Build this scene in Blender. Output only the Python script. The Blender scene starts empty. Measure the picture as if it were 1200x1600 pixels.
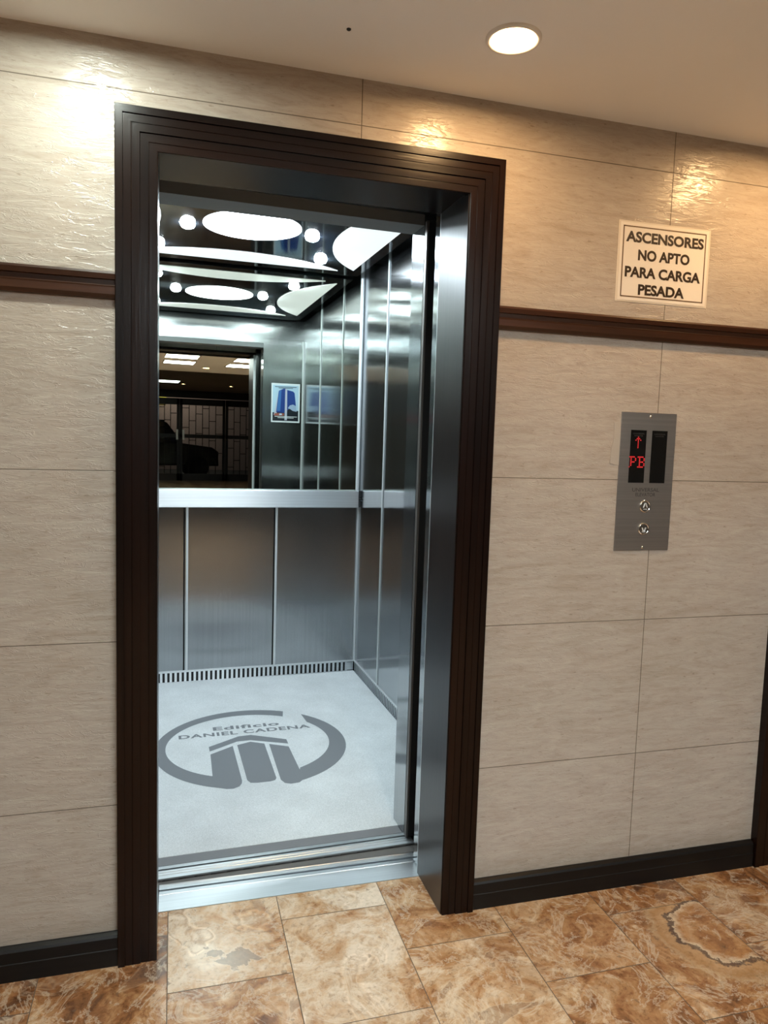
import bpy, math, random
from mathutils import Vector, Matrix
random.seed(7)
SC = bpy.context.scene
COL = SC.collection
PI = math.pi

# ------------------------------------------------------------------ camera
cam_d = bpy.data.cameras.new('camera'); cam = bpy.data.objects.new('camera', cam_d); COL.objects.link(cam)
cam_d.sensor_fit = 'VERTICAL'; cam_d.sensor_height = 24.0; cam_d.lens = 1149.7/1600*24.0
cam_d.clip_start = 0.02; cam_d.clip_end = 100
YAW, PITCH, ROLL = 0.279518147, -0.0956385836, 0.0307203462
_f = Vector((math.sin(YAW)*math.cos(PITCH), math.cos(YAW)*math.cos(PITCH), math.sin(PITCH)))
_r = Vector((math.cos(YAW), -math.sin(YAW), 0)); _u = _r.cross(_f)
_r2 = math.cos(ROLL)*_r + math.sin(ROLL)*_u; _u2 = -math.sin(ROLL)*_r + math.cos(ROLL)*_u
cam.matrix_world = Matrix(((_r2.x, _u2.x, -_f.x, 0.142107578), (_r2.y, _u2.y, -_f.y, -2.00736481),
                           (_r2.z, _u2.z, -_f.z, 1.44049393), (0, 0, 0, 1)))
SC.camera = cam

# ------------------------------------------------------------------ world, exposure
w = bpy.data.worlds.new('world'); SC.world = w; w.use_nodes = True
w.node_tree.nodes['Background'].inputs[0].default_value = (0.02, 0.025, 0.04, 1)
w.node_tree.nodes['Background'].inputs[1].default_value = 0.15
SC.view_settings.view_transform = 'Standard'; SC.view_settings.look = 'None'
SC.view_settings.gamma = 1.0; SC.view_settings.use_curve_mapping = False
SC.view_settings.exposure = 1.0
SC.cycles.max_bounces = 12; SC.cycles.glossy_bounces = 8; SC.cycles.diffuse_bounces = 5
SC.cycles.sample_clamp_indirect = 4.0
SC.cycles.blur_glossy = 0.5

# lamp strengths (radiance of the glowing discs and panels)
E_DOWN_COOL, E_DOWN_WARM, E_TROFFER = 230.0, 165.0, 45.0
E_CIRCLE, E_LENS, E_SPOT = 8.0, 0.34, 200.0
WARM = (1.0, 0.63, 0.29); COOL = (0.90, 1.0, 0.90); CAR = (0.80, 0.93, 1.0)

# ------------------------------------------------------------------ material helpers
def newmat(name):
    m = bpy.data.materials.new(name); m.use_nodes = True
    nt = m.node_tree
    return m, nt, nt.nodes['Principled BSDF']
def N(nt, t, **k):
    n = nt.nodes.new(t)
    for a, b in k.items(): setattr(n, a, b)
    return n
def ramp(nt, stops, interp='LINEAR'):
    n = nt.nodes.new('ShaderNodeValToRGB'); cr = n.color_ramp; cr.interpolation = interp
    while len(cr.elements) < len(stops): cr.elements.new(0.5)
    for e, (p, c) in zip(cr.elements, stops):
        e.position = p; e.color = (*c, 1) if len(c) == 3 else c
    return n
def coords(nt, scale=(1, 1, 1), kind='Object'):
    tc = N(nt, 'ShaderNodeTexCoord'); mp = N(nt, 'ShaderNodeMapping')
    mp.inputs['Scale'].default_value = scale
    nt.links.new(tc.outputs[kind], mp.inputs['Vector']); return mp.outputs['Vector']
def noise(nt, vec, scale, detail=4, rough=0.5, dist=0.0):
    n = N(nt, 'ShaderNodeTexNoise'); nt.links.new(vec, n.inputs['Vector'])
    n.inputs['Scale'].default_value = scale; n.inputs['Detail'].default_value = detail
    n.inputs['Roughness'].default_value = rough; n.inputs['Distortion'].default_value = dist
    return n.outputs['Fac']
def math_(nt, op, a, b=None):
    n = N(nt, 'ShaderNodeMath', operation=op)
    for i, v in enumerate((a, b)):
        if v is None: continue
        if isinstance(v, (int, float)): n.inputs[i].default_value = v
        else: nt.links.new(v, n.inputs[i])
    return n.outputs[0]
def mix(nt, fac, a, b, mode='MIX'):
    n = N(nt, 'ShaderNodeMix', data_type='RGBA', blend_type=mode)
    for s, v in ((n.inputs[0], fac), (n.inputs[6], a), (n.inputs[7], b)):
        if isinstance(v, (int, float)): s.default_value = v
        elif isinstance(v, tuple): s.default_value = (*v, 1)
        else: nt.links.new(v, s)
    return n.outputs[2]
def bump(nt, h, strength, dist, prev=None):
    n = N(nt, 'ShaderNodeBump'); n.inputs['Strength'].default_value = strength
    n.inputs['Distance'].default_value = dist; nt.links.new(h, n.inputs['Height'])
    if prev is not None: nt.links.new(prev, n.inputs['Normal'])
    return n.outputs['Normal']
def plain(name, col, rough=0.5, metal=0.0, spec=0.5, emit=None, estr=0.0):
    m, nt, b = newmat(name)
    b.inputs['Base Color'].default_value = (*col, 1); b.inputs['Roughness'].default_value = rough
    b.inputs['Metallic'].default_value = metal; b.inputs['Specular IOR Level'].default_value = spec
    if emit:
        b.inputs['Emission Color'].default_value = (*emit, 1); b.inputs['Emission Strength'].default_value = estr
    return m

# wall tile: beige travertine-look ceramic, joints and ripples in the material
def mat_wall_tile():
    m, nt, b = newmat('wall_tile_travertine')
    L = nt.links
    tc = N(nt, 'ShaderNodeTexCoord'); sep = N(nt, 'ShaderNodeSeparateXYZ'); L.new(tc.outputs['Object'], sep.inputs[0])
    X, Z = sep.outputs['X'], sep.outputs['Z']
    # joints
    lines = None
    for z in (0.4473, 0.8948, 1.3436, 1.790, 2.281):
        d = math_(nt, 'ABSOLUTE', math_(nt, 'SUBTRACT', Z, z))
        lines = d if lines is None else math_(nt, 'MINIMUM', lines, d)
    fx = math_(nt, 'PINGPONG', math_(nt, 'SUBTRACT', X, 0.6228), 0.4898)
    lines = math_(nt, 'MINIMUM', lines, fx)
    jm = N(nt, 'ShaderNodeMapRange'); jm.inputs[1].default_value = 0.0006; jm.inputs[2].default_value = 0.0016
    jm.inputs[3].default_value = 1; jm.inputs[4].default_value = 0
    L.new(lines, jm.inputs[0]); joint = jm.outputs[0]
    # colour
    v1 = coords(nt, (2.4, 2.4, 15)); v2 = coords(nt, (10, 10, 62)); v3 = coords(nt, (1, 1, 1))
    n1 = noise(nt, v1, 2.2, 7, 0.66, 1.6); n2 = noise(nt, v2, 2.0, 5, 0.66, 1.2); n3 = noise(nt, v3, 1.6, 3)
    c1 = ramp(nt, [(0.28, (0.355, 0.294, 0.243)), (0.5, (0.415, 0.356, 0.304)), (0.75, (0.462, 0.408, 0.352))]); L.new(n1, c1.inputs[0])
    c2 = ramp(nt, [(0.33, (0.76, 0.72, 0.68)), (0.46, (1, 1, 1)), (0.72, (1.10, 1.10, 1.09))]); L.new(n2, c2.inputs[0])
    col = mix(nt, 0.45, c1.outputs[0], c2.outputs[0], 'MULTIPLY')
    c3 = ramp(nt, [(0.35, (0.92, 0.90, 0.87)), (0.65, (1.04, 1.04, 1.04))]); L.new(n3, c3.inputs[0])
    col = mix(nt, 0.7, col, c3.outputs[0], 'MULTIPLY')
    # fine dark pin streaks
    v4 = coords(nt, (38, 38, 130)); n4 = noise(nt, v4, 1.0, 3)
    c4 = ramp(nt, [(0.64, (1, 1, 1)), (0.72, (0.50, 0.43, 0.37))]); L.new(n4, c4.inputs[0])
    col = mix(nt, 0.5, col, c4.outputs[0], 'MULTIPLY')
    # grime low down, worn along the foot of the wall
    gm = N(nt, 'ShaderNodeMapRange'); gm.inputs[1].default_value = 0.16; gm.inputs[2].default_value = 0.08
    L.new(Z, gm.inputs[0])
    ng = noise(nt, coords(nt, (9, 9, 18)), 2.5, 5, 0.7)
    g = math_(nt, 'MULTIPLY', gm.outputs[0], math_(nt, 'MULTIPLY', ng, 0.75))
    col = mix(nt, g, col, (0.16, 0.125, 0.095))
    col = mix(nt, math_(nt, 'MULTIPLY', joint, 0.85), col, (0.07, 0.05, 0.035))
    L.new(col, b.inputs['Base Color'])
    # ripples: ridge noise stretched along x
    vr = coords(nt, (6.5, 6.5, 30)); nr = noise(nt, vr, 1.5, 4, 0.6, 0.8)
    rr = ramp(nt, [(0.0, (0, 0, 0)), (0.46, (0.30, 0.30, 0.30)), (0.50, (1, 1, 1)), (0.515, (0.45, 0.45, 0.45)), (0.60, (0.6, 0.6, 0.6)), (0.615, (0.8, 0.8, 0.8)), (1, (0.7, 0.7, 0.7))]); L.new(nr, rr.inputs[0])
    nf = noise(nt, coords(nt, (24, 24, 55)), 1.0, 4, 0.6, 0.6)
    h = math_(nt, 'ADD', rr.outputs[0], math_(nt, 'MULTIPLY', nf, 0.9))
    h = math_(nt, 'SUBTRACT', h, math_(nt, 'MULTIPLY', joint, 1.2))
    L.new(bump(nt, h, 0.5, 0.0018), b.inputs['Normal'])
    b.inputs['Roughness'].default_value = 0.25; b.inputs['Specular IOR Level'].default_value = 0.5
    return m

AGX, AGY, AGR = 1.73, -.282, .137
def mat_floor_stone():
    m, nt, b = newmat('floor_travertine'); L = nt.links
    at = N(nt, 'ShaderNodeAttribute'); at.attribute_name = 'tile'
    tc = N(nt, 'ShaderNodeTexCoord')
    off = N(nt, 'ShaderNodeVectorMath', operation='MULTIPLY_ADD')
    L.new(at.outputs['Color'], off.inputs[0]); off.inputs[1].default_value = (23, 31, 17); L.new(tc.outputs['Object'], off.inputs[2])
    P = off.outputs[0]
    sepc = N(nt, 'ShaderNodeSeparateColor'); L.new(at.outputs['Color'], sepc.inputs[0])
    tone, vein = sepc.outputs[1], sepc.outputs[2]
    big = noise(nt, P, 1.7, 3, 0.5, 1.6)
    med = noise(nt, P, 7, 7, 0.68, 1.3)
    fine = noise(nt, P, 60, 6, 0.75, 0.4)
    # base tone: reddish brown to cream by tile, clouded
    tv = math_(nt, 'ADD', math_(nt, 'MULTIPLY', tone, 0.62), math_(nt, 'ADD', math_(nt, 'MULTIPLY', math_(nt, 'SUBTRACT', med, 0.5), 1.75), math_(nt, 'ADD', math_(nt, 'MULTIPLY', math_(nt, 'SUBTRACT', big, 0.5), 1.0), 0.19)))
    c1 = ramp(nt, [(0.05, (0.105, 0.050, 0.026)), (0.28, (0.255, 0.115, 0.045)), (0.45, (0.375, 0.205, 0.095)), (0.62, (0.480, 0.325, 0.195)),
                   (0.80, (0.560, 0.430, 0.305)), (0.95, (0.660, 0.550, 0.430))]); L.new(tv, c1.inputs[0])
    col = c1.outputs[0]
    # onyx-like bands following the large swirl
    ph = math_(nt, 'FRACT', math_(nt, 'ADD', math_(nt, 'MULTIPLY', big, 5.0), math_(nt, 'MULTIPLY', med, 0.35)))
    cb = ramp(nt, [(0.0, (0.84, 0.79, 0.74)), (0.10, (1.25, 1.23, 1.20)), (0.15, (0.66, 0.56, 0.47)), (0.22, (1.06, 1.05, 1.03)), (0.55, (1.02, 1, 0.98)), (0.8, (0.93, 0.89, 0.85)), (1.0, (0.88, 0.84, 0.80))]); L.new(ph, cb.inputs[0])
    col = mix(nt, math_(nt, 'ADD', math_(nt, 'MULTIPLY', vein, 0.6), 0.35), col, cb.outputs[0], 'MULTIPLY')
    c3 = ramp(nt, [(0.35, (0.42, 0.34, 0.28)), (0.46, (0.96, 0.94, 0.92)), (0.68, (1.20, 1.19, 1.16))]); L.new(fine, c3.inputs[0])
    col = mix(nt, 0.62, col, c3.outputs[0], 'MULTIPLY')
    # grey-brown stained cells with pale rims
    dn = noise(nt, P, 4.4, 5, 0.6, 1.2)
    cd = ramp(nt, [(0.590, (0, 0, 0)), (0.605, (1, 1, 1)), (0.68, (0.75, 0.75, 0.75))]); L.new(dn, cd.inputs[0])
    rim = ramp(nt, [(0.560, (0, 0, 0)), (0.582, (1, 1, 1)), (0.600, (0, 0, 0))]); L.new(dn, rim.inputs[0])
    col = mix(nt, math_(nt, 'MULTIPLY', cd.outputs[0], math_(nt, 'MULTIPLY', vein, 0.85)), col, (0.205, 0.150, 0.115))
    col = mix(nt, math_(nt, 'MULTIPLY', rim.outputs[0], math_(nt, 'MULTIPLY', vein, 0.7)), col, (0.62, 0.50, 0.37))
    # thin pale crystal threads
    vn = math_(nt, 'ABSOLUTE', math_(nt, 'SUBTRACT', noise(nt, P, 6.5, 6, 0.7, 1.0), 0.5))
    cv = ramp(nt, [(0.0, (1, 1, 1)), (0.012, (0.6, 0.6, 0.6)), (0.03, (0, 0, 0))]); L.new(vn, cv.inputs[0])
    col = mix(nt, math_(nt, 'MULTIPLY', cv.outputs[0], 0.5), col, (0.64, 0.53, 0.40))
    # one broad agate arc: orange core, dark jagged line, pale rim
    sx = N(nt, 'ShaderNodeSeparateXYZ'); L.new(tc.outputs['Object'], sx.inputs[0])
    ax = math_(nt, 'SUBTRACT', sx.outputs['X'], AGX); ay = math_(nt, 'SUBTRACT', sx.outputs['Y'], AGY)
    rad = math_(nt, 'SQRT', math_(nt, 'ADD', math_(nt, 'MULTIPLY', ax, ax), math_(nt, 'MULTIPLY', ay, ay)))
    rad = math_(nt, 'ADD', rad, math_(nt, 'MULTIPLY', math_(nt, 'SUBTRACT', noise(nt, coords(nt), 13, 6, 0.7), 0.5), 0.11))
    ca = ramp(nt, [(0.0, (0.38, 0.185, 0.07)), (AGR*2-.05, (0.40, 0.20, 0.08)), (AGR*2-.012, (0.60, 0.47, 0.33)), (AGR*2-.006, (0.09, 0.065, 0.05)), (AGR*2+.012, (0.10, 0.07, 0.055)),
                   (AGR*2+.024, (0.46, 0.28, 0.14)), (AGR*2+.09, (0.36, 0.20, 0.09)), (AGR*2+.125, (0.47, 0.33, 0.19)), (AGR*2+.15, (0.34, 0.19, 0.09))]); L.new(math_(nt, 'MULTIPLY', rad, 2.0), ca.inputs[0])
    inx = math_(nt, 'MULTIPLY', math_(nt, 'GREATER_THAN', sx.outputs['X'], 1.4402), math_(nt, 'LESS_THAN', sx.outputs['X'], 1.767))
    iny = math_(nt, 'MULTIPLY', math_(nt, 'GREATER_THAN', sx.outputs['Y'], -.563), math_(nt, 'LESS_THAN', sx.outputs['Y'], -.134))
    fall = N(nt, 'ShaderNodeMapRange'); fall.inputs[1].default_value = AGR+.10; fall.inputs[2].default_value = AGR+.05; L.new(rad, fall.inputs[0])
    core = N(nt, 'ShaderNodeMapRange'); core.inputs[1].default_value = AGR-.055; core.inputs[2].default_value = AGR-.012; core.inputs[3].default_value = 0.25; L.new(rad, core.inputs[0])
    am = math_(nt, 'MULTIPLY', math_(nt, 'MULTIPLY', inx, iny), math_(nt, 'MULTIPLY', math_(nt, 'MULTIPLY', fall.outputs[0], core.outputs[0]), 0.8))
    col = mix(nt, am, col, mix(nt, 0.45, ca.outputs[0], c3.outputs[0], 'MULTIPLY'))
    # pits
    pn = noise(nt, P, 34, 2, 0.5); cpit = ramp(nt, [(0.70, (0, 0, 0)), (0.74, (1, 1, 1))]); L.new(pn, cpit.inputs[0])
    col = mix(nt, math_(nt, 'MULTIPLY', cpit.outputs[0], 0.5), col, (0.13, 0.085, 0.055))
    L.new(col, b.inputs['Base Color'])
    b.inputs['Roughness'].default_value = 0.16; b.inputs['Specular IOR Level'].default_value = 0.5
    L.new(bump(nt, fine, 0.08, 0.001), b.inputs['Normal'])
    return m

def mat_wood(name, axis, dark, light, rough=0.3, grain=0.4, spec=0.4):
    m, nt, b = newmat(name); L = nt.links
    s = [60, 60, 60]; s[axis] = 2.2
    n1 = noise(nt, coords(nt, tuple(s)), 1.0, 5, 0.6, 0.3)
    s2 = [14, 14, 14]; s2[axis] = 0.8
    n2 = noise(nt, coords(nt, tuple(s2)), 1.0, 3)
    c = ramp(nt, [(0.3, dark), (0.7, light)]); L.new(math_(nt, 'ADD', math_(nt, 'MULTIPLY', n1, 0.6), math_(nt, 'MULTIPLY', n2, 0.4)), c.inputs[0])
    L.new(c.outputs[0], b.inputs['Base Color'])
    b.inputs['Roughness'].default_value = rough; b.inputs['Specular IOR Level'].default_value = spec
    L.new(bump(nt, n1, grain, 0.0006), b.inputs['Normal'])
    return m

def mat_steel(name, col, rough, aniso=0.6, wav=0.25, axis=2, rot=0.0):
    m, nt, b = newmat(name); L = nt.links
    s = [160, 160, 160]; s[axis] = 1.5
    n1 = noise(nt, coords(nt, tuple(s)), 1.0, 3)
    c = ramp(nt, [(0.3, tuple(x*0.93 for x in col)), (0.7, tuple(min(1, x*1.05) for x in col))]); L.new(n1, c.inputs[0])
    L.new(c.outputs[0], b.inputs['Base Color'])
    b.inputs['Metallic'].default_value = 1.0; b.inputs['Roughness'].default_value = rough
    b.inputs['Anisotropic'].default_value = aniso; b.inputs['Anisotropic Rotation'].default_value = rot
    t = N(nt, 'ShaderNodeTangent', direction_type='RADIAL', axis='Z'); L.new(t.outputs[0], b.inputs['Tangent'])
    if wav > 0:
        nw = noise(nt, coords(nt, (2.2, 2.2, 5.0)), 1.6, 2)
        L.new(bump(nt, nw, wav, 0.004), b.inputs['Normal'])
    return m

def mat_carpet():
    m, nt, b = newmat('mat_pale_grey'); L = nt.links
    n1 = noise(nt, coords(nt), 260, 3, 0.7); n2 = noise(nt, coords(nt), 5, 4)
    c = ramp(nt, [(0.3, (0.44, 0.47, 0.48)), (0.7, (0.66, 0.69, 0.70))]); L.new(n1, c.inputs[0])
    c2 = ramp(nt, [(0.3, (0.9, 0.9, 0.9)), (0.7, (1.05, 1.05, 1.05))]); L.new(n2, c2.inputs[0])
    # a few scuffs
    n3 = noise(nt, coords(nt, (7, 16, 1)), 1.0, 2); c3 = ramp(nt, [(0.73, (1, 1, 1)), (0.78, (0.6, 0.6, 0.6))]); L.new(n3, c3.inputs[0])
    col = mix(nt, 1.0, mix(nt, 1.0, c.outputs[0], c2.outputs[0], 'MULTIPLY'), c3.outputs[0], 'MULTIPLY')
    L.new(col, b.inputs['Base Color']); b.inputs['Roughness'].default_value = 0.9; b.inputs['Specular IOR Level'].default_value = 0.15
    L.new(bump(nt, n1, 0.4, 0.001), b.inputs['Normal'])
    return m

def mat_paint(name, col, rough=0.7, grain=0.15, sc=90):
    m, nt, b = newmat(name); L = nt.links
    n = noise(nt, coords(nt), sc, 4); n2 = noise(nt, coords(nt), 0.9, 2)
    c = ramp(nt, [(0.3, tuple(x*0.95 for x in col)), (0.7, tuple(min(1, x*1.03) for x in col))]); L.new(n2, c.inputs[0])
    L.new(c.outputs[0], b.inputs['Base Color']); b.inputs['Roughness'].default_value = rough
    b.inputs['Specular IOR Level'].default_value = 0.25
    L.new(bump(nt, n, grain, 0.001), b.inputs['Normal'])
    return m

M = {}
M['tile'] = mat_wall_tile()
M['stone'] = mat_floor_stone()
M['grout'] = plain('grout_brown', (0.10, 0.065, 0.04), 0.8)
M['ceil'] = mat_paint('ceiling_paint', (0.90, 0.89, 0.88))
M['wall_paint'] = mat_paint('lobby_wall_paint', (0.24, 0.20, 0.165))
M['wood_z'] = mat_wood('dark_wood_upright', 2, (0.0020, 0.0009, 0.0007), (0.0125, 0.0042, 0.0022), 0.27, 1.0, 0.24)
M['wood_x'] = mat_wood('dark_wood_level', 0, (0.0020, 0.0009, 0.0007), (0.0125, 0.0042, 0.0022), 0.27, 1.0, 0.24)
M['wood_lining'] = mat_wood('dark_wood_lining', 2, (0.006, 0.0030, 0.0026), (0.015, 0.0072, 0.0055), 0.31, 0.35, 0.5)
M['rail_wood'] = mat_wood('rail_wood', 0, (0.020, 0.0075, 0.0035), (0.060, 0.022, 0.010), 0.3)
M['base_wood'] = mat_wood('black_baseboard_wood', 0, (0.0035, 0.003, 0.0028), (0.008, 0.0066, 0.006), 0.42, 0.4, 0.25)
M['steel'] = mat_steel('brushed_steel_wall', (0.43, 0.45, 0.465), 0.14, 0.90, 0.14)
M['steel_low'] = mat_steel('brushed_steel_lower', (0.38, 0.395, 0.41), 0.22, 0.9, 0.08)
M['steel_trim'] = plain('satin_aluminium_trim', (0.72, 0.75, 0.77), 0.42, 0.55)
M['steel_rail'] = mat_steel('brushed_handrail_steel', (0.74, 0.78, 0.81), 0.42, 0.8, 0.05, axis=0, rot=0.25)
M['alu'] = mat_steel('aluminium_sill', (0.66, 0.69, 0.72), 0.33, 0.3, 0.08, axis=0)
M['door_edge'] = plain('door_edge_grey', (0.20, 0.185, 0.175), 0.4, 0.6)
M['mirror'] = plain('mirror_glass', (0.66, 0.695, 0.62), 0.0, 1.0)
M['black'] = plain('black_shaft', (0.006, 0.006, 0.007), 0.8)
M['gloss_black'] = plain('gloss_black_ceiling', (0.005, 0.006, 0.008), 0.06, 0.0, 0.32)
M['gap'] = mat_paint('dusty_gap', (0.105, 0.10, 0.095), 0.6, 0.3, 60)
M['strip'] = mat_paint('dark_threshold_rubber', (0.16, 0.165, 0.175), 0.5, 0.3, 120)
M['enamel'] = plain('grey_enamel', (0.15, 0.16, 0.165), 0.55)
M['carpet'] = mat_carpet()
M['logo'] = mat_paint('logo_grey', (0.165, 0.178, 0.192), 0.75, 0.4, 200)
M['plate'] = mat_steel('dark_brushed_plate', (0.27, 0.243, 0.222), 0.5, 0.3, 0.0, axis=0)
M['chrome'] = plain('chrome', (0.75, 0.75, 0.74), 0.12, 1.0)
M['screen'] = plain('display_black', (0.004, 0.004, 0.004), 0.25)
M['led'] = plain('led_red', (0.25, 0.01, 0.01), 0.5, 0, 0.5, (1.0, 0.03, 0.035), 0.28)
M['engrave'] = plain('engraved_dark', (0.045, 0.036, 0.030), 0.6)
M['faint'] = plain('faint_print', (0.030, 0.029, 0.028), 0.5)
M['sign'] = plain('sign_paper', (0.76, 0.69, 0.60), 0.12, 0, 0.5)
M['sign_margin'] = plain('sign_margin', (0.66, 0.58, 0.48), 0.16, 0, 0.5)
M['ink'] = plain('sign_ink', (0.035, 0.022, 0.012), 0.3)
M['ink_brown'] = plain('sign_border_ink', (0.13, 0.075, 0.035), 0.3)
M['white_trim'] = plain('lamp_trim_white', (0.80, 0.77, 0.72), 0.4)
M['plaster'] = mat_paint('filler_patch', (0.40, 0.345, 0.29), 0.6, 0.5, 40)
M['p_white'] = plain('poster_white', (0.70, 0.74, 0.78), 0.3)
M['p_sky'] = plain('poster_sky', (0.42, 0.58, 0.72), 0.3)
M['p_blue'] = plain('poster_blue', (0.015, 0.050, 0.24), 0.3)
M['p_blue2'] = plain('poster_blue_light', (0.05, 0.16, 0.42), 0.3)
M['p_dark'] = plain('poster_dark', (0.012, 0.016, 0.025), 0.3)
M['p_cloud'] = plain('poster_cloud', (0.32, 0.42, 0.58), 0.3)
M['p_grey'] = plain('poster_grey', (0.45, 0.48, 0.58), 0.3)
M['p_red'] = plain('poster_red', (0.30, 0.09, 0.07), 0.3)
M['frame_black'] = plain('black_metal_frame', (0.008, 0.008, 0.010), 0.4, 0.3)
M['street_wall'] = mat_paint('street_wall_pink', (0.40, 0.31, 0.29), 0.8)
M['asphalt'] = mat_paint('asphalt', (0.05, 0.05, 0.052), 0.9, 0.5)
M['car_paint'] = plain('car_dark_paint', (0.012, 0.013, 0.018), 0.2)
M['car_glass'] = plain('car_window', (0.01, 0.01, 0.02), 0.05)
M['tyre'] = plain('tyre', (0.008, 0.008, 0.008), 0.8)
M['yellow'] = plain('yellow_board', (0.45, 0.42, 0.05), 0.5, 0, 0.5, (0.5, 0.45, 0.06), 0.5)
def glass():
    m, nt, b = newmat('door_glass')
    b.inputs['Base Color'].default_value = (0.8, 0.85, 0.85, 1); b.inputs['Roughness'].default_value = 0.02
    b.inputs['Transmission Weight'].default_value = 1.0; b.inputs['IOR'].default_value = 1.02
    return m
M['glass'] = glass()
def emit(name, col, st):
    m, nt, b = newmat(name)
    b.inputs['Base Color'].default_value = (0.8, 0.8, 0.8, 1)
    b.inputs['Emission Color'].default_value = (*col, 1); b.inputs['Emission Strength'].default_value = st
    return m
M['e_cool'] = emit('lamp_cool', COOL, E_DOWN_COOL)
M['e_warm'] = emit('lamp_warm', WARM, E_DOWN_WARM)
M['e_far'] = emit('lamp_warm_far', WARM, 40.0)
M['e_trof'] = emit('troffer_white', (0.86, 0.97, 1.0), E_TROFFER)
M['e_hall'] = emit('hall_panel_white', (0.90, 1.0, 0.95), 9.0)
M['e_circle'] = emit('car_circle_light', CAR, E_CIRCLE)
M['e_lens'] = emit('car_lens_light', (0.90, 0.97, 0.96), E_LENS)
M['e_spot'] = emit('car_spot_light', CAR, E_SPOT)

# ------------------------------------------------------------------ mesh builder
class MB:
    def __init__(s): s.v = []; s.f = []; s.m = []; s.sm = []
    def add(s, vs, fs, mi=0, smooth=False):
        o = len(s.v); s.v += [tuple(p) for p in vs]
        for f in fs: s.f.append([o+i for i in f]); s.m.append(mi); s.sm.append(smooth)
        return s
    def box(s, a, b, mi=0):
        x0, y0, z0 = a; x1, y1, z1 = b
        return s.add([(x0,y0,z0),(x1,y0,z0),(x1,y1,z0),(x0,y1,z0),(x0,y0,z1),(x1,y0,z1),(x1,y1,z1),(x0,y1,z1)],
              [(0,3,2,1),(4,5,6,7),(0,1,5,4),(1,2,6,5),(2,3,7,6),(3,0,4,7)], mi)
    def loft(s, A, B, mi=0, caps=True, smooth=False):
        n = len(A); fs = [(i, (i+1) % n, n+(i+1) % n, n+i) for i in range(n)]
        s.add(list(A)+list(B), fs, mi, smooth)
        if caps:
            s.add(A, [tuple(reversed(range(n)))], mi); s.add(B, [tuple(range(n))], mi)
        return s
    def prism(s, poly, h0, h1, axis='z', mi=0):
        f = {'z': lambda p, h: (p[0], p[1], h), 'y': lambda p, h: (p[0], h, p[1]), 'x': lambda p, h: (h, p[0], p[1])}[axis]
        return s.loft([f(p, h0) for p in poly], [f(p, h1) for p in poly], mi)
    def disc(s, c, r, h0, h1, axis='z', n=32, mi=0, ry=None):
        ry = ry or r
        return s.prism([(c[0]+r*math.cos(2*PI*i/n), c[1]+ry*math.sin(2*PI*i/n)) for i in range(n)], h0, h1, axis, mi)
    def lathe(s, prof, c=(0,0,0), axis='z', n=32, mi=0, smooth=True):
        rings = []
        for r, h in prof:
            ring = []
            for i in range(n):
                a = 2*PI*i/n; p, q = r*math.cos(a), r*math.sin(a)
                ring.append({'z': (c[0]+p, c[1]+q, c[2]+h), 'y': (c[0]+p, c[1]+h, c[2]+q), 'x': (c[0]+h, c[1]+p, c[2]+q)}[axis])
            rings.append(ring)
        for A, B in zip(rings, rings[1:]): s.loft(A, B, mi, caps=False, smooth=smooth)
        return s
    def build(s, name, mats, parent=None, mw=None, bevel=0, recalc=True):
        me = bpy.data.meshes.new(name)
        me.from_pydata(s.v, [], s.f)
        mats = mats if isinstance(mats, (list, tuple)) else [mats]
        for m in mats: me.materials.append(m)
        me.polygons.foreach_set('material_index', s.m); me.polygons.foreach_set('use_smooth', s.sm)
        me.update()
        if recalc:
            import bmesh
            bm = bmesh.new(); bm.from_mesh(me); bmesh.ops.remove_doubles(bm, verts=bm.verts, dist=1e-6)
            bmesh.ops.recalc_face_normals(bm, faces=bm.faces); bm.to_mesh(me); bm.free()
        o = bpy.data.objects.new(name, me); COL.objects.link(o)
        if parent: o.parent = parent
        elif mw is not None: o.matrix_world = mw
        if bevel:
            bv = o.modifiers.new('bevel', 'BEVEL'); bv.width = bevel; bv.segments = 2; bv.limit_method = 'ANGLE'
        return o

def tag(o, label=None, cat=None, group=None, kind=None):
    if label: o['label'] = label
    if cat: o['category'] = cat
    if group: o['group'] = group
    if kind: o['kind'] = kind
    return o
def empty(name, loc=(0,0,0), rz=0, **k):
    o = bpy.data.objects.new(name, None); COL.objects.link(o); o.empty_display_size = 0.1
    o.location = loc; o.rotation_euler = (0, 0, rz); return tag(o, **k)
def struct(o): o['kind'] = 'structure'; return o
def copy_thing(o, loc, label):
    c = o.copy(); COL.objects.link(c); c.location = loc; c['label'] = label
    for ch in list(o.children):
        d = ch.copy(); COL.objects.link(d); d.parent = c
        for g in list(ch.children):
            e = g.copy(); COL.objects.link(e); e.parent = d
    return c

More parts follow.
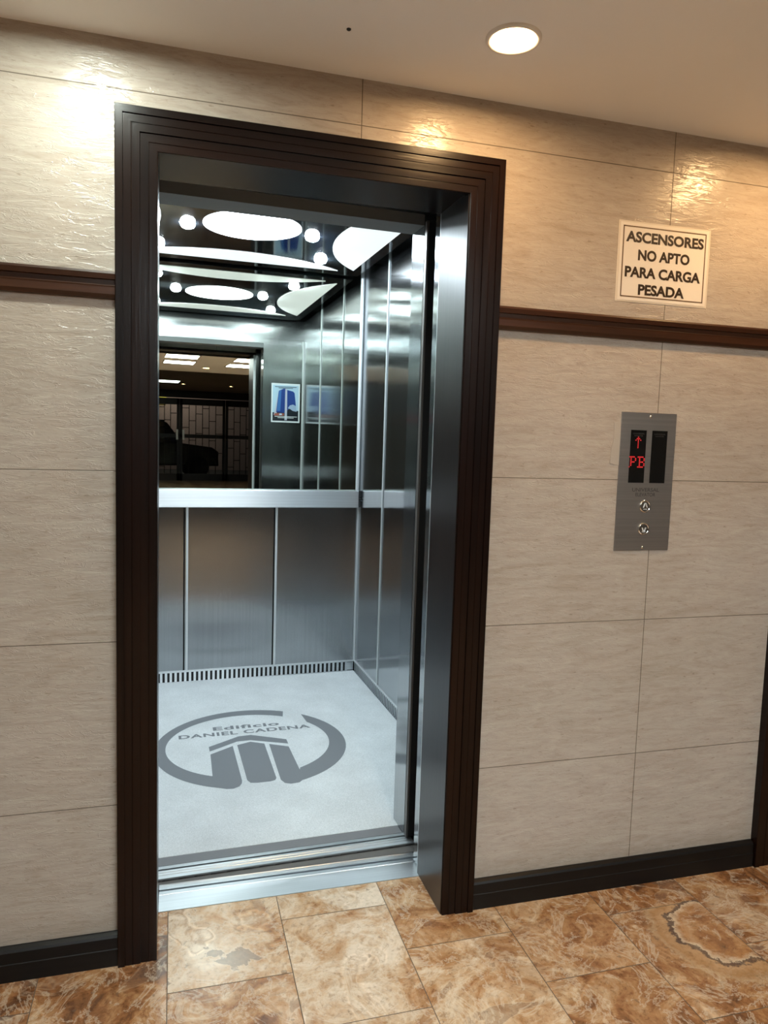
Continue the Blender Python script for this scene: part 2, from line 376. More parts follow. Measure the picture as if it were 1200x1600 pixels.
def text_geo(mb, txt, cx, cy, wid, hgt, place, bold=0.0, depth=0.0006, mi=0, spacing=1.0):
    """lettering fitted to wid x hgt (cap box) round (cx, cy) in a 2-D frame; place(u, v, h) -> 3-D point"""
    cu = bpy.data.curves.new('lettering', 'FONT'); cu.body = txt; cu.size = 1.0; cu.offset = bold; cu.resolution_u = 4
    cu.space_character = spacing
    ob = bpy.data.objects.new('lettering', cu); COL.objects.link(ob)
    dg = bpy.context.evaluated_depsgraph_get(); me = bpy.data.meshes.new_from_object(ob.evaluated_get(dg))
    xs = [v.co.x for v in me.vertices]; ys = [v.co.y for v in me.vertices]
    x0, x1, y0, y1 = min(xs), max(xs), min(ys), max(ys)
    def T(p, h): return place(cx+(p.x-(x0+x1)/2)/(x1-x0)*wid, cy+(p.y-(y0+y1)/2)/(y1-y0)*hgt, h)
    vs = [T(v.co, depth) for v in me.vertices]
    mb.add(vs, [tuple(p.vertices) for p in me.polygons], mi)
    bpy.data.objects.remove(ob); bpy.data.curves.remove(cu); bpy.data.meshes.remove(me)

# ------------------------------------------------------------------ the lobby shell
H = 2.40; H2 = 2.85; YSTEP = -4.95; YB = -17.6; XL, XR = -2.6, 5.6
WT = 0.20                                             # thickness of the lift wall
OX0, OX1, OZ = 0.080, 0.952, 2.166                    # rough opening behind the linings
DX = 2.095                                            # the second lift's offset
def opening_wall():
    mb = MB()
    xs = [XL, OX0, OX1, OX0+DX, OX1+DX, XR]
    for i, (a, b) in enumerate(zip(xs, xs[1:])):
        mb.box((a, 0, OZ if i % 2 else 0), (b, WT, H))
    return mb
struct(opening_wall().build('wall_front', M['tile']))
struct(MB().box((XL-.1, YB, 0), (XL, 0, H2)).build('wall_left', M['wall_paint']))
struct(MB().box((XR, YB, 0), (XR+.1, 0, H2)).build('wall_right', M['wall_paint']))
struct(MB().box((XL-.1, YSTEP, H), (XR+.1, 0.0, H+.08)).box((XL-.1, YSTEP, H+.08), (XR+.1, YSTEP+.08, H2+.08)).build('ceiling', M['ceil']))
struct(MB().box((XL-.1, YB-.2, H2), (XR+.1, YSTEP, H2+.08)).build('ceiling_hall', M['wall_paint']))

# floor: stone tiles 0.3277 m wide laid in staggered columns, thin grout between
def floor():
    mb = MB(); cols = []
    pit = 0.3277; per = 0.43; g = 0.0012
    def tile(x0, x1, y0, y1, z=0.0):
        c = (random.random(), random.random(), random.random())
        mb.add([(x0+g, y0+g, z), (x1-g, y0+g, z), (x1-g, y1-g, z), (x0+g, y1-g, z)], [(0, 1, 2, 3)], 0); cols.append(c)
    k0 = int((XL-0.129)/pit)-1; x = 0.129+k0*pit; k = k0
    def tone(xm, ym):
        if xm < 0.13: return .12+.12*random.random()
        if xm < .457: return .92 if ym > -.156 else .50
        if xm < .784: return .84 if ym > -.357 else .72
        if xm < 1.112: return .40 if ym > -.14 else .62
        return .18+.35*random.random()
    while x < XR:
        x0, x1 = max(x, XL), min(x+pit, XR)
        off = {0: -0.156, 1: 0.069}.get(k, -0.14 if k % 2 == 0 else 0.078)
        cuts = sorted({x0, x1} | {e for e in (.081, .9515, .081+DX, .9515+DX) if x0 < e < x1})
        ym = 0.19
        js = [off-per*i for i in range(-1, 20)]
        rows = []; y = ym
        for j in js:
            if j < y-.002: rows.append((j, y)); y = j
        rows.append((YB, y))
        for yb, yt in rows:
            c = (random.random(), tone((x0+x1)/2, (yb+yt)/2), random.random())
            if abs(x0-.457) < .01: c = (c[0], c[1], .15)
            if abs(x0-.129) < .01 and yt > 0: c = (c[0], c[1], .95)
            for a, b_ in zip(cuts, cuts[1:]):
                inside = .08 < (a+b_)/2 < .952 or .08+DX < (a+b_)/2 < .952+DX
                t_ = yt if inside else min(yt, 0.0)
                if t_ <= yb: continue
                ga = g if a == x0 else 0; gb = g if b_ == x1 else 0
                mb.add([(a+ga, yb+g, 0), (b_-gb, yb+g, 0), (b_-gb, t_-g, 0), (a+ga, t_-g, 0)], [(0, 1, 2, 3)], 0); cols.append(c)
        x += pit; k += 1
    n = len(mb.f)
    mb.add([(XL, YB-.2, -0.0015), (XR, YB-.2, -0.0015), (XR, 0.19, -0.0015), (XL, 0.19, -0.0015)], [(0, 1, 2, 3)], 1); cols.append((0, 0, 0))
    o = mb.build('floor', [M['stone'], M['grout']], recalc=False)
    at = o.data.attributes.new('tile', 'FLOAT_COLOR', 'CORNER')
    i = 0
    for p, c in zip(o.data.polygons, cols):
        for li in p.loop_indices: at.data[li].color = (*c, 1)
    struct(o)
floor()

# lift shaft behind the wall, dark masonry
sh = MB()
sh.box((-0.75, WT, -0.6), (-0.65, 3.0, 3.2)).box((1.75, WT, -0.6), (1.85, 3.0, 3.2)).box((-0.75, 2.9, -0.6), (1.85, 3.0, 3.2))
sh.box((-0.75, WT, 3.2), (1.85, 3.0, 3.3)).box((-0.75, WT, -0.7), (1.85, 3.0, -0.6)).box((-0.75, WT-.1, H+.08), (1.85, WT, 3.2))
struct(sh.build('wall_shaft', M['black']))

# baseboards with a small step near the top, and the wooden chair rail
def run_profile(name, prof, x0, x1, mat):
    mb = MB(); mb.loft([(x0, y, z) for y, z in prof], [(x1, y, z) for y, z in prof]); return struct(mb.build(name, mat))
bprof = [(0, 0), (-.020, 0), (-.020, .048), (-.018, .050), (-.018, .080), (-.014, .086), (-.004, .091), (0, .091)]
rprof = [(0, 1.774), (-.012, 1.774), (-.017, 1.784), (-.017, 1.801), (-.018, 1.8045), (-.016, 1.807), (-.016, 1.818), (-.024, 1.8195), (-.026, 1.832), (-.022, 1.838), (0, 1.838)]
C1 = DX-0.003
run_profile('baseboard_left', bprof, XL, 0.0, M['base_wood']); run_profile('baseboard_right', bprof, 1.036, C1, M['base_wood'])
run_profile('trim_1', rprof, XL, 0.0, M['rail_wood']); run_profile('trim_2', rprof, 1.036, C1, M['rail_wood'])
run_profile('baseboard_far', bprof, 1.036+DX, XR, M['base_wood']); run_profile('trim_3', rprof, 1.036+DX, XR, M['rail_wood'])

# door surrounds: mitred stepped casing (two legs and a head) and linings
CW, CT = 1.036, 2.237
cprof = [(0, 0), (0, -.0275), (.0015, -.029), (.0185, -.029), (.0185, -.0240), (.0195, -.0240), (.0195, -.0255), (.0372, -.0255), (.0380, -.0270), (.0388, -.0270), (.0396, -.0255),
         (.0585, -.0255), (.0585, -.0205), (.0595, -.0205), (.0595, -.0220), (.0787, -.0220), (.0795, -.0235), (.0803, -.0235), (.0811, -.0220), (.0995, -.0220), (.101, -.0205), (.101, 0)]
def surround(name, x0):
    e = struct(empty(name, (x0, 0, 0)))
    MB().loft([(w_, y, 0) for w_, y in cprof], [(w_, y, CT-w_) for w_, y in cprof]).build('casing_leg', M['wood_z'], e)
    MB().loft([(CW-w_, y, 0) for w_, y in cprof], [(CW-w_, y, CT-w_) for w_, y in cprof]).build('casing_leg', M['wood_z'], e)
    MB().loft([(w_, y, CT-w_) for w_, y in cprof], [(CW-w_, y, CT-w_) for w_, y in cprof]).build('casing_head', M['wood_x'], e)
    MB().box((.081, -.0150, 0), (.1005, .208, 2.146)).build('jamb_lining', M['wood_lining'], e)
    MB().box((.9325, -.0150, 0), (.9515, .208, 2.146)).build('jamb_lining', M['wood_lining'], e)
    MB().box((.081, -.0150, 2.1455), (.9515, .214, 2.1655)).build('head_lining', M['wood_x'], e)
    MB().box((.9328, .2082, 0.004), (.9470, .2132, 2.146)).build('jamb_edge_plate', M['steel_trim'], e)
    return e
surround('door_1', 0.0); surround('door_2', DX)

# landing sill, aluminium with running grooves, and the dark running gap behind it
sl = empty('landing_sill', (0.5, 0.19, 0), label='silver aluminium landing sill plate flush with the stone floor at the lift threshold', cat='door sill')
sp = [(0.0, -.03), (0.0, 0.001), (0.083, 0.001), (0.084, 0.003), (.100, .003), (.101, -.012), (.108, -.012), (.109, .003), (.118, .003), (.119, .0015), (.122, .003), (.131, .003), (.132, .0015), (.134, .003), (.136, .003), (.136, -.03)]
MB().loft([(-.399, y, z) for y, z in sp], [(.455, y, z) for y, z in sp]).build('sill_plate', M['alu'], sl)
# second lift: closed steel leaves and its sill, just outside the picture
d2 = empty('landing_door', (DX+.516, 0.218, 0), label='closed steel landing door in the second dark wood surround at far right', cat='elevator door')
MB().box((-.42, 0, 0.006), (-.002, .035, 2.16)).build('door_leaf', M['steel'], d2)
MB().box((.002, 0, 0.006), (.42, .035, 2.16)).build('door_leaf', M['steel'], d2)
MB().box((-.43, -.03, -.03), (.43, .10, .003)).build('sill_plate', M['alu'], d2)

# landing door leaf slid back into the wall on the right: only its steel edge shows
ld = empty('landing_door', (0.947, 0.222, 0), label='open steel landing door slid right, its bright edge beside the wooden jamb', cat='elevator door')
MB().box((0, 0, .008), (.44, .05, 2.19)).build('door_leaf', M['steel'], ld, bevel=.002)
MB().box((-.004, .0015, .004), (.0, .062, 2.19)).build('leading_edge', M['steel'], ld, bevel=.002)

# ------------------------------------------------------------------ the lift car (own axes, turned 1.8 degrees to the wall)
CAR_MW = Matrix.Translation((0.52, 0.40, 0)) @ Matrix.Rotation(math.radians(1.8), 4, 'Z')
car = empty('elevator_car', (0.52, 0.40, 0), math.radians(1.8), label='open elevator car lined in brushed steel with mirrored rear wall and glossy black ceiling', cat='elevator')
YR, XW, YF = 1.947, 0.776, 0.150
ZP = 2.40                                              # glossy ceiling panel
MB().box((-.80, -.028, -.08), (.80, 1.99, -.002)).build('floor_pan', M['black'], car)
csp = [(-.028, -.04), (-.028, .003), (-.010, .003), (-.009, .0015), (-.007, .003), (.004, .003), (.005, .0015), (.007, .003), (.018, .003), (.019, -.012), (.026, -.012), (.027, .003), (.045, .003), (.045, -.04)]
MB().loft([(-.46, y, z) for y, z in csp], [(.46, y, z) for y, z in csp]).build('car_sill', M['alu'], car)
MB().box((-.46, -.070, -.022), (.46, -.0285, -.006)).build('sill_apron', M['gap'], car)
MB().box((-.439, .045, -.002), (.439, .095, .004)).build('threshold_strip', M['strip'], car)
# rear wall: three lower panels, light strips between, grille at the foot
px = [-XW, -.259, .259, XW]
for a, b in zip(px, px[1:]):
    MB().box((a+.004, YR-.002, .070), (b-.004, YR+.015, 1.10)).build('rear_panel', M['steel_low'], car)
for x in (-.243, .271):
    MB().box((x-.0065, YR-.007, .068), (x+.0065, YR, 1.05)).build('panel_strip', M['steel_trim'], car, bevel=.0015)
def grille(name, p0, p1, nrm, pitch=0.027):
    # slotted kick plate from p0 to p1 along the wall foot; nrm points into the car
    mb = MB(); d = Vector((p1[0]-p0[0], p1[1]-p0[1], 0)); Ln = d.length; d.normalize(); n = Vector((*nrm, 0))
    def bx(s0, s1, z0, z1, t0, t1, mi):
        P = [Vector((*p0, 0))+d*s+n*t for s, t in ((s0, t0), (s1, t0), (s1, t1), (s0, t1))]
        mb.loft([(p.x, p.y, z0) for p in P], [(p.x, p.y, z1) for p in P], mi)
    bx(0, Ln, .000, .006, .001, .0024, 0); bx(0, Ln, .061, .066, .001, .0024, 0); bx(0, Ln, 0.0, .066, 0, .0012, 1)
    bx(0, Ln, .066, .0725, 0, .009, 2)
    s = .02
    bx(0, .02, .01, .058, .001, .0024, 0)
    while s < Ln-.05:
        bx(s+.0135, s+pitch, .006, .062, .001, .0024, 0); s += pitch
    bx(s, Ln, .010, .058, .001, .0024, 0)
    return mb.build(name, [M['steel_rail'], M['black'], M['steel_trim']], car)
grille('kick_grille', (-XW, YR), (XW-.008, YR), (0, -1))
grille('kick_grille', (XW, YR-.008), (XW, YF+.02), (-1, 0))
grille('kick_grille', (-XW, YF+.02), (-XW, YR-.008), (1, 0))
# mirror above the rail with its side strips
mir = MB().box((-.753, YR-.004, 1.09), (.753, YR+.004, 2.485)).build('rear_mirror', M['mirror'], car)
for s in (-1, 1):
    MB().lathe([(.0115, 1.135), (.0115, 2.485)], (s*.7640, YR-.004, 0), n=20).build('mirror_strip', M['steel_trim'], mir)
    MB().box((s*.7705-.0055, YR-.016, .070), (s*.7705+.0055, YR-.001, 1.035)).build('corner_strip', M['steel_trim'], car, bevel=.002)
# handrail: flat steel bar on brackets
hr = MB().box((-.762, YR-.052, 1.034), (.762, YR-.040, 1.137)).build('handrail', M['steel_rail'], car, bevel=.003)
for x in (-.70, 0, .70):
    MB().box((x-.02, YR-.040, 1.06), (x+.02, YR-.002, 1.11)).build('bracket', M['black'], hr)
for s in (-1, 1):
    mbk = MB().box((s*.769-.006, YR-.052, 1.036), (s*.769+.006, YR-.020, 1.073)).box((s*.769-.006, YR-.052, 1.098), (s*.769+.006, YR-.020, 1.135))
    mbk.disc((s*.769, 1.085), .006, YR-.055, YR-.02, 'y', 12); mbk.build('rail_end_bolt', M['black'], hr)
# side walls: three full-height panels each, light strips at the joints
ys = [YF, .80, 1.46, YR]
for s in (-1, 1):
    for a, b in zip(ys, ys[1:]):
        MB().box((min(s*XW, s*(XW+.015)), a+.003, .070), (max(s*XW, s*(XW+.015)), b-.003, 2.50)).build('side_panel', M['steel'], car)
    for y in (.80, 1.46):
        MB().box((min(s*XW, s*(XW-.006)), y-.006, .0725), (max(s*XW, s*(XW-.006)), y+.006, 2.47)).build('panel_strip', M['steel_trim'], car, bevel=.0015)
    MB().box((min(s*(XW+.004), s*(XW+.03)), YF-.05, -.002), (max(s*(XW+.004), s*(XW+.03)), YR+.02, .071)).build('wall_foot', M['black'], car)
    # front return with its jamb face
    MB().box((min(s*.44, s*(XW+.015)), .030, -.002), (max(s*.44, s*(XW+.015)), YF, 2.246)).build('front_return', M['steel'], car)
    MB().box((min(s*.764, s*XW), YF-.001, .07), (max(s*.764, s*XW), YF+.006, 2.24)).build('corner_strip', M['steel_trim'], car, bevel=.0015)
MB().box((-.791, .030, 2.248), (.791, YF, 2.50)).box((-.4395, .030, 2.211), (.4395, YF, 2.248)).build('front_transom', M['steel'], car)
MB().box((-.4395, .030, 2.174), (.4395, YF-.002, 2.2105)).build('header_soffit', M['enamel'], car)
MB().box((-.82, .0, 2.50), (.82, 2.0, 2.54)).build('car_roof', M['black'], car)
MB().box((-.80, YR+.016, -.002), (.80, 2.0, 2.50)).build('car_back', M['black'], car)
for s in (-1, 1):
    MB().box((min(s*.792, s*.82), .0, -.002), (max(s*.792, s*.82), 2.0, 2.50)).build('car_side', M['black'], car)
# sliding car door, two leaves parked right; black colour stands in for slot shade
cd = MB().box((.4475, .006, .006), (.86, .027, 2.185)).build('car_door', M['black'], car, bevel=.002)
MB().box((.4405, .0070, .006), (.4475, .0265, 2.185)).build('door_seal', M['door_edge'], cd)
MB().box((.53, -.026, .006), (.93, .002, 2.185)).build('car_door', M['black'], car, bevel=.002)
# operating panel on the left return, opposite the poster
cop = MB().box((-.70, YF, .95), (-.53, YF+.006, 1.75)).build('operating_panel', M['plate'], car, bevel=.002)
MB().box((-.665, YF+.006, 1.60), (-.565, YF+.008, 1.69)).build('floor_display', M['screen'], cop)
MB().box((-.640, YF+.008, 1.62), (-.590, YF+.0088, 1.67)).build('floor_digits', M['led'], cop)
for i in range(5):
    for x in (-.645, -.585):
        MB().disc((x, 1.10+.08*i), .018, YF+.006, YF+.012, 'y', 20).build('button', M['chrome'], cop)
# ceiling: glossy black panel, five glowing lens shapes, six spots
cp = MB().box((-.718, .205, ZP), (.718, 1.893, ZP+.02)).build('ceiling_panel', M['gloss_black'], car, bevel=.002)
def seg(p0, p1, d, sag, n=30):
    """circular segment on the chord p0-p1 bulging by sag towards the unit vector d"""
    a, b, d = Vector(p0), Vector(p1), Vector(d); c = (b-a).length; R_ = (c*c/4+sag*sag)/(2*sag); mid = (a+b)/2
    out = []
    for i in range(n+1):
        t = -math.cos(PI*i/n)
        out.append(tuple(mid+(b-a)/2*t+d*(math.sqrt(max(0, R_*R_-(t*c/2)**2))-(R_-sag))))
    return out
YC = 1.105
MB().disc((0, YC), .222, ZP-.003, ZP+.001, n=64).build('light_diffuser', M['e_circle'], cp)
for poly in (seg((.652, YC-.645), (.652, YC+.645), (-1, 0), .25), seg((-.652, YC-.645), (-.652, YC+.645), (1, 0), .25),
             seg((-.57, YC+.688), (.57, YC+.688), (0, -1), .205), seg((-.57, YC-.688), (.57, YC-.688), (0, 1), .205)):
    MB().prism(poly, ZP-.003, ZP+.001).build('light_diffuser', M['e_lens'], cp)
for x, y in ((-.285, YC+.06), (.285, YC+.04), (-.41, YC+.48), (.42, YC+.46), (-.41, YC-.48), (.42, YC-.48)):
    sp_ = MB().lathe([(.038, .0), (.0375, -.0012), (.034, -.0015)], (x, y, ZP), n=28)
    sp_.lathe([(.034, -.001), (.033, -.010), (.027, -.020), (.016, -.025), (.0001, -.027)], (x, y, ZP), n=28, mi=1)
    sp_.build('spotlight', [M['chrome'], M['e_spot']], cp)

# ------------------------------------------------------------------ things in and on the car
mat = empty('floor_mat', CAR_MW @ Vector((0, 1.02, 0.0)), math.radians(1.8), label='pale grey carpet mat with a dark building logo on the elevator car floor', cat='floor mat')
OY = 1.02
MB().box((-.770, .096-OY, -.002), (.770, 1.940-OY, .005)).build('carpet', M['carpet'], mat, bevel=.001)
lg = MB()
def arc(cx, cy, rx, ry, a0, a1, n=60):
    return [(cx+rx*math.cos(math.radians(a0+(a1-a0)*i/n)), cy+ry*math.sin(math.radians(a0+(a1-a0)*i/n))) for i in range(n+1)]
def flat(poly): lg.add([(x, y-OY, .0056) for x, y in poly], [tuple(range(len(poly)))])
oc, ic = (.008, .958, .441, .443), (-.003, .978, .378, .357)
flat(arc(*oc, 61, 245)+[(-.150, .540), (-.122, .536), (-.097, .550), (-.084, .575), (-.080, .60), (-.080, .962), (-.187, .892), (-.197, .635)]+arc(*ic, 240, 56))
flat(arc(*oc, 47.5, -69)+[(.150, .527), (.114, .523), (.090, .535), (.078, .570), (.087, .946), (.171, .897), (.174, .645)]+arc(*ic, -61, 33))
flat([(-.059, .968), (-.059, .600), (-.048, .572), (-.020, .565), (.035, .565), (.055, .572), (.063, .590), (.066, .956), (.006, .992)])
flat([(-.188, .976), (-.188, .924), (-.055, 1.008), (.008, 1.010), (.175, .929), (.175, .982), (.018, 1.072), (-.042, 1.068)])
lg.build('logo_inlay', M['logo'], mat, recalc=False)
tx = MB(); pl = lambda u, v, h: (u, v-OY, .0050+h)
text_geo(tx, 'Edificio', .010, 1.186, .325, .046, pl, 0.030, spacing=1.1); text_geo(tx, 'DANIEL CADENA', 0.0, 1.118, .635, .045, pl, 0.030, spacing=1.1)
tx.build('logo_lettering', M['logo'], mat, recalc=False)

po = empty('poster', CAR_MW @ Vector((.629, YF, 1.732)), math.radians(1.8), label='small poster of a blue glass tower on the steel return beside the car door', cat='poster')
MB().box((-.119, 0, -.160), (.119, .0012, .160)).build('sheet', M['p_white'], po)
pp = MB()
def pf(poly, h, mi): pp.add([(x, .0012+h*.0002, z) for x, z in poly], [tuple(range(len(poly)))], mi)
# seen from inside the car the x axis runs right to left; the mirror turns it back
pf([(-.108, -.148), (.108, -.148), (.108, .146), (-.108, .146)], 1, 0)
pf([(-.108, -.148), (.108, -.148), (.108, -.062), (.02, -.05), (-.06, -.075), (-.108, -.08)], 2, 3)
pf([(-.098, -.10), (-.062, .075), (-.052, .072), (-.075, -.10)], 3, 5)
pf([(-.078, -.078), (-.058, .098), (-.018, .118), (-.002, .118), (-.002, -.082)], 4, 1)
pf([(-.072, -.066), (-.054, .096), (-.036, .106), (-.043, -.068)], 5, 2)
pf([(.012, .108), (.060, .098), (.074, .086), (.092, -.065), (.012, -.075)], 4, 1)
pf([(.020, -.040), (.035, -.018), (.062, -.010), (.088, -.022), (.094, -.070), (.05, -.062)], 6, 4)
pf([(.014, -.06), (.035, -.045), (.060, -.062), (.100, -.07), (.104, -.12), (.014, -.12)], 7, 3)
pf([(-.004, .118), (.012, .112), (.013, -.142), (-.007, -.142)], 8, 0)
pf([(-.004, .118), (.012, .112), (.013, -.142), (-.007, -.142)], 9, 5)
pf([(-.09, -.086), (-.012, -.084), (-.012, -.104), (-.095, -.106)], 8, 6)
pf([(-.050, -.088), (-.03, -.087), (-.03, -.100), (-.052, -.101)], 9, 0)
for z, a, b, mi in ((.132, -.09, .09, 3), (.122, -.06, .06, 3), (-.112, -.09, .098, 7), (-.122, -.065, .07, 7)):
    pf([(a, z-.0022), (b, z-.0022), (b, z+.0022), (a, z+.0022)], 11, mi)
pp.build('printed_picture', [M['p_sky'], M['p_blue'], M['p_blue2'], M['p_dark'], M['p_cloud'], M['p_grey'], M['p_red'], M['p_white']], po, recalc=False)

# ------------------------------------------------------------------ on the landing wall
sg = empty('warning_sign', (1.588, 0, 2.0065), label='cream laminated notice reading ASCENSORES NO APTO PARA CARGA PESADA above the chair rail', cat='sign')
sg.rotation_euler = (0, math.radians(-0.3), 0)
MB().box((-.164, -.0012, -.119), (.164, 0, .119)).build('laminate', M['sign_margin'], sg)
MB().box((-.1575, -.0020, -.1145), (.1575, -.0012, .1145)).build('paper', M['sign'], sg)
bd = MB(); bx_, bz_ = .1480, .1050
for a, b in (((-bx_, -bz_), (bx_, -bz_+.0036)), ((-bx_, bz_-.0036), (bx_, bz_)), ((-bx_, -bz_), (-bx_+.0036, bz_)), ((bx_-.0036, -bz_), (bx_, bz_))):
    bd.box((a[0], -.0024, a[1]), (b[0], -.0018, b[1]))
bd.build('border_line', M['ink_brown'], sg)
st = MB(); ps = lambda u, v, h: (u, -.0020-h, v)
for t, cx, cz, wd in (('ASCENSORES', .001, .0735, .277), ('NO APTO', -.001, .0215, .184), ('PARA CARGA', -.001, -.0300, .270), ('PESADA', -.004, -.0805, .165)):
    text_geo(st, t, cx, cz, wd, .0325, ps, 0.038)
st.build('lettering', M['ink'], sg, recalc=False)

W_, H_ = .199, .435
cpn = empty('call_panel', (1.572, 0, 1.3375), label='dark brushed steel elevator call plate with red PB display on the tiled wall', cat='call panel')
MB().box((-W_/2, -.003, -H_/2), (W_/2, 0, H_/2)).build('face_plate', M['plate'], cpn, bevel=.001)
fx = lambda u: (u-.5)*W_
fz = lambda v: (.5-v)*H_
for k, (u0, u1) in enumerate(((.180, .462), (.565, .845))):
    dsp = MB().box((fx(u0), -.0036, fz(.505)), (fx(u1), -.0028, fz(.127))).build('display', M['screen'], cpn)
    t_ = MB(); pd = lambda u, v, h: (u, -.0036-h*.5, v); uc = (u0+u1)/2
    text_geo(t_, 'UNIVERSAL', fx(uc), fz(.152), .042, .0045, pd); text_geo(t_, 'ELEVATOR', fx(uc), fz(.167), .030, .0045, pd)
    t_.build('maker_name', M['faint'], dsp, recalc=False)
    if k == 0:
        def dots(pat, u, v, p, q, name):
            mb = MB()
            for r, row in enumerate(pat):
                for c, ch in enumerate(row):
                    if ch == '#':
                        cx, cz = fx(u)+(c-(len(row)-1)/2)*p, fz(v)-(r-(len(pat)-1)/2)*q
                        mb.box((cx-p*.36, -.0042, cz-q*.36), (cx+p*.36, -.0036, cz+q*.36))
            mb.build(name, M['led'], dsp)
        dots(['..#..', '.###.', '#.#.#', '..#..', '..#..', '..#..', '..#..', '..#..'], .318, .215, .0043, .0046, 'arrow')
        dots(['####.', '.#..#', '.#..#', '.###.', '.#...', '.#...', '#....'], .235, .355, .0054, .0052, 'letter_p')
        dots(['####.', '.#..#', '.#..#', '.###.', '.#..#', '.#..#', '####.'], .390, .355, .0054, .0052, 'letter_b')
en = MB(); pe = lambda u, v, h: (u, -.0030-h*.4, v)
text_geo(en, 'UNIVERSAL', fx(.512), fz(.555), .098, .0115, pe, 0.01); text_geo(en, 'ELEVATOR', fx(.512), fz(.590), .072, .0115, pe, 0.01)
en.build('engraved_name', M['engrave'], cpn, recalc=False)
for v, sym in ((.675, '^'), (.840, 'v')):
    c = (fx(.512), 0, fz(v))
    bt = MB().lathe([(.0200, -.003), (.0200, -.0055), (.0185, -.0075), (.0165, -.0080), (.0150, -.0065)], c, 'y', 36)
    bt.disc((c[0], c[2]), .0152, -.0066, -.0050, 'y', 36)
    b_ = bt.build('call_button', M['chrome'], cpn)
    k = 1 if sym == '^' else -1
    ch = MB(); z0 = c[2]+k*.001
    for s in (-1, 1):
        ch.prism([(c[0]-s*.0012, z0+k*.0105), (c[0]+s*.0018, z0+k*.0105), (c[0]+s*.0082, z0-k*.0050), (c[0]+s*.0050, z0-k*.0050)], -.0082, -.0064, 'y')
    zz = c[2]-.0085
    for i in range(5): ch.box((c[0]-.0065+i*.0028, -.0075, zz-.002), (c[0]-.0048+i*.0028, -.0064, zz+.001))
    ch.build('arrow_relief', M['steel_trim'], b_)
for v in (.028, .977):
    sc_ = MB().lathe([(.0045, -.003), (.0042, -.0045), (.0022, -.0055), (.0001, -.0057)], (fx(.515), 0, fz(v)), 'y', 18)
    sc_.build('screw', M['chrome'], cpn)
fp = MB().prism([(1.440, 1.392), (1.4735, 1.388), (1.4775, 1.525), (1.447, 1.522), (1.450, 1.470), (1.443, 1.440)], -.0014, 0, 'y')
fp.prism([(1.441, 1.394), (1.452, 1.393), (1.454, 1.412), (1.443, 1.418)], -.0026, -.0014, 'y')
tag(fp.build('filler_patch', M['plaster'], bevel=.0006), 'pale rough filler patch on the tiles left of the call plate', 'wall patch')

# ------------------------------------------------------------------ lamps in the ceiling
def downlight(x, y, z, mat_, label, r=.066):
    e = empty('downlight', (x, y, z), label=label, cat='ceiling light', group='recessed round downlights')
    MB().lathe([(r, 0), (r, -.0035), (r-.003, -.0080), (r-.008, -.0075), (r-.0195, -.0030), (r-.0195, 0)], n=40).build('trim_ring', M['white_trim'], e)
    MB().disc((0, 0), r-.0198, -.0024, -.0004, n=40).build('lamp_face', mat_, e)
    return e
downlight(.912, -.312, H, M['e_warm'], 'warm round recessed downlight in the ceiling right above the lift door casing')
downlight(-.066, -.335, H, M['e_cool'], 'cool white recessed downlight above the left part of the tiled wall')
downlight(1.93, -.325, H, M['e_warm'], 'warm recessed downlight above the chair rail between the two lifts')
downlight(.986, -4.17, H, M['e_far'], 'warm recessed downlight behind the square ceiling panels, far from the lift')
downlight(1.45, -14.6, H2, M['e_far'], 'left small downlight near the street doors')
downlight(2.75, -14.6, H2, M['e_far'], 'right small downlight near the street doors')
def troffer(x0, x1, y0, y1, z, label, m_='e_trof'):
    e = empty('ceiling_panel_light', ((x0+x1)/2, (y0+y1)/2, z), label=label, cat='ceiling light', group='square fluorescent ceiling panels')
    a, b = (x1-x0)/2, (y1-y0)/2
    fr = MB()
    for p, q in (((-a, -b), (a, -b+.02)), ((-a, b-.02), (a, b)), ((-a, -b), (-a+.02, b)), ((a-.02, -b), (a, b))): fr.box((*p, -.008), (*q, 0))
    fr.build('frame', M['white_trim'], e)
    MB().box((-a+.02, -b+.02, -.005), (a-.02, b-.02, -.001)).build('diffuser', M[m_], e)
troffer(.345, .765, -2.98, -2.55, H, 'square white ceiling light nearest the lift, left one of two')
troffer(.365, .785, -3.75, -3.32, H, 'square white ceiling light second from the lift, left one of two')
troffer(1.185, 1.61, -2.98, -2.55, H, 'square white ceiling light nearest the lift, right one of two')
troffer(1.185, 1.61, -3.75, -3.32, H, 'square white ceiling light second from the lift, right one of two')
troffer(.55, 1.30, -14.2, -13.4, H2, 'white ceiling light in the high hall near the street doors', 'e_hall')
MBs = MB().lathe([(.0055, 0), (.0055, -.002), (.003, -.004), (.0001, -.0045)], (.533, -.221, H), n=16)
tag(MBs.build('ceiling_screw', M['p_dark']), 'small dark screw head in the ceiling left of the warm downlight', 'screw')

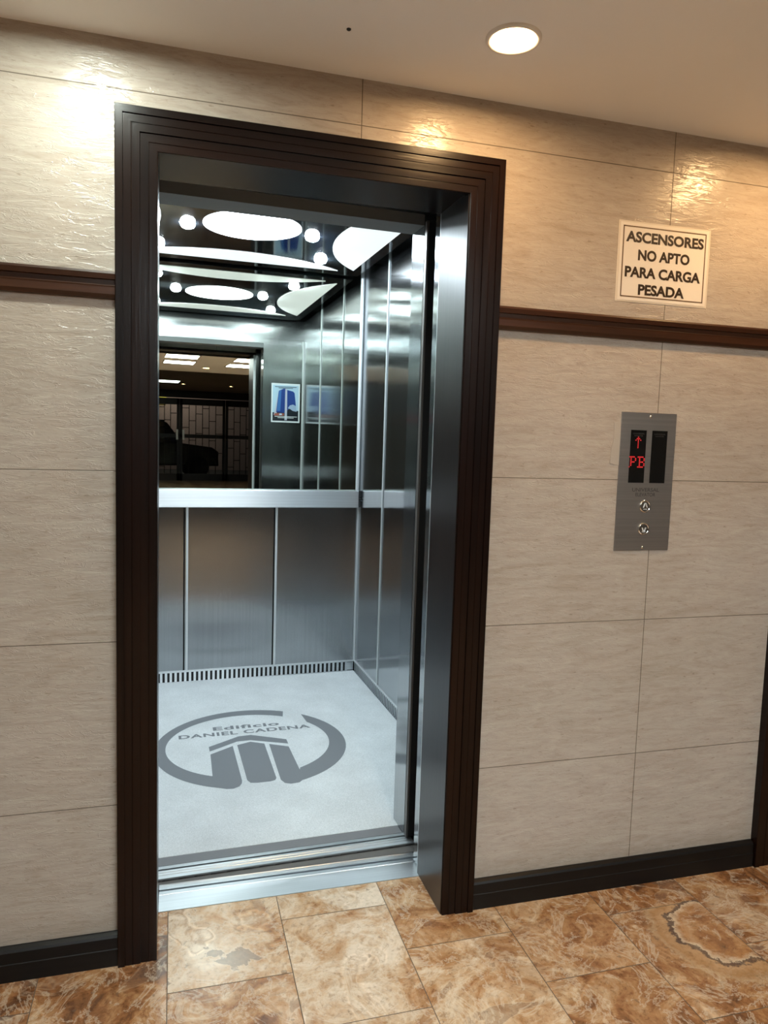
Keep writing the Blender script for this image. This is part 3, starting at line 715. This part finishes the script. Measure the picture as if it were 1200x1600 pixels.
# ------------------------------------------------------------------ street end of the hall, seen only in the car mirror
bw = MB()
for a, b, z0, z1 in ((XL-.1, -.55, 0, H2), (4.35, XR+.1, 0, H2), (-.55, 4.35, 2.62, H2)): bw.box((a, YB-.15, z0), (b, YB, z1))
struct(bw.build('wall_back', M['frame_black']))
def leaf(name, x0, x1, label, cat, grid=True, handle=None):
    e = empty(name, ((x0+x1)/2, YB-.06, 0), label=label, cat=cat); a = (x1-x0)/2; fw = .085
    f = MB()
    for p, q in (((-a, 0), (-a+fw, 2.6)), ((a-fw, 0), (a, 2.6)), ((-a, 0), (a, .22)), ((-a, 2.40), (a, 2.6)), ((-a, 1.36), (a, 1.48))): f.box((p[0], -.03, p[1]), (q[0], .03, q[1]))
    f.build('frame', M['frame_black'], e)
    MB().box((-a+fw, -.004, .22), (a-fw, .004, 2.40)).build('pane', M['glass'], e)
    if grid:
        g = MB(); n = max(2, round((x1-x0-2*fw)/.2)); xs = [-a+fw+(2*a-2*fw)*i/n for i in range(n+1)]
        for x in xs[1:-1]: g.box((x-.011, -.06, .22), (x+.011, -.04, 2.40))
        for i, (p, q) in enumerate(zip(xs, xs[1:])):
            z = .45+.22*(i % 3)
            while z < 2.35: g.box((p, -.06, z-.011), (q, -.04, z+.011)); z += .62
        g.build('grille', M['frame_black'], e)
    if handle is not None:
        h = MB().box((handle-.03, .03, 1.30), (handle+.03, .075, 1.62)).build('handle', M['steel_trim'], e)
leaf('glass_door', .28, 1.565, 'left black framed glass street door', 'door', True, .565)
leaf('glass_door', 1.570, 2.99, 'right black framed glass street door with grille', 'door', True, -.60)
leaf('glass_panel', 3.0, 4.35, 'fixed black framed glass panel right of the street doors', 'window')
leaf('glass_panel', -.55, .275, 'fixed black framed glass panel left of the street doors', 'window')
struct(MB().box((-8, -26, -.12), (12, YB-.15, -.02)).build('floor_street', M['asphalt']))
struct(MB().box((-8, -26.2, -.12), (12, -26, 6)).build('wall_street', M['street_wall']))
yb = MB().box((-.6, -25.95, 2.75), (1.6, -25.85, 3.25)); tag(yb.build('sign_board', M['yellow']), 'long yellow board on the wall across the street', 'sign')
def suv(x, y):
    e = empty('parked_car', (x, y, -.02), label='dark off-road car parked across the glass street doors', cat='car')
    w2 = .85
    body = [(-2.0, .45), (-2.0, 1.10), (-1.95, 1.18), (.75, 1.20), (1.75, 1.08), (1.95, .95), (1.98, .45)]
    MB().prism(body, -w2, w2, 'y').build('body', M['car_paint'], e, bevel=.04)
    MB().prism([(-1.9, 1.18), (-1.82, 1.85), (-1.7, 1.92), (.15, 1.92), (.30, 1.86), (.80, 1.19)], -w2+.06, w2-.06, 'y').build('cabin', M['car_glass'], e, bevel=.03)
    MB().box((-1.85, -w2+.03, 1.88), (.22, w2-.03, 1.95)).build('roof', M['car_paint'], e, bevel=.02)
    for wx in (-1.3, 1.25):
        for s in (-1, 1):
            y0 = s*(w2-.1)
            wh = MB().lathe([(.02, -.12), (.36, -.12), (.40, -.09), (.40, .09), (.36, .12), (.02, .12)], (wx, y0, .40), 'y', 28)
            wh.build('wheel', M['tyre'], e)
    for s in (-1, 1): MB().lathe([(.10, 0), (.10, .02), (.01, .04)], (1.96, s*.6, .85), 'x', 16).build('headlight', M['chrome'], e)
suv(.95, -19.6)
l = bpy.data.lights.new('street_lamp', 'POINT'); l.energy = 60; l.color = (1, .85, .75); l.shadow_soft_size = .15
lo = bpy.data.objects.new('street_lamp', l); COL.objects.link(lo); lo.location = (1.9, -24.2, 3.6); lo['kind'] = 'structure'
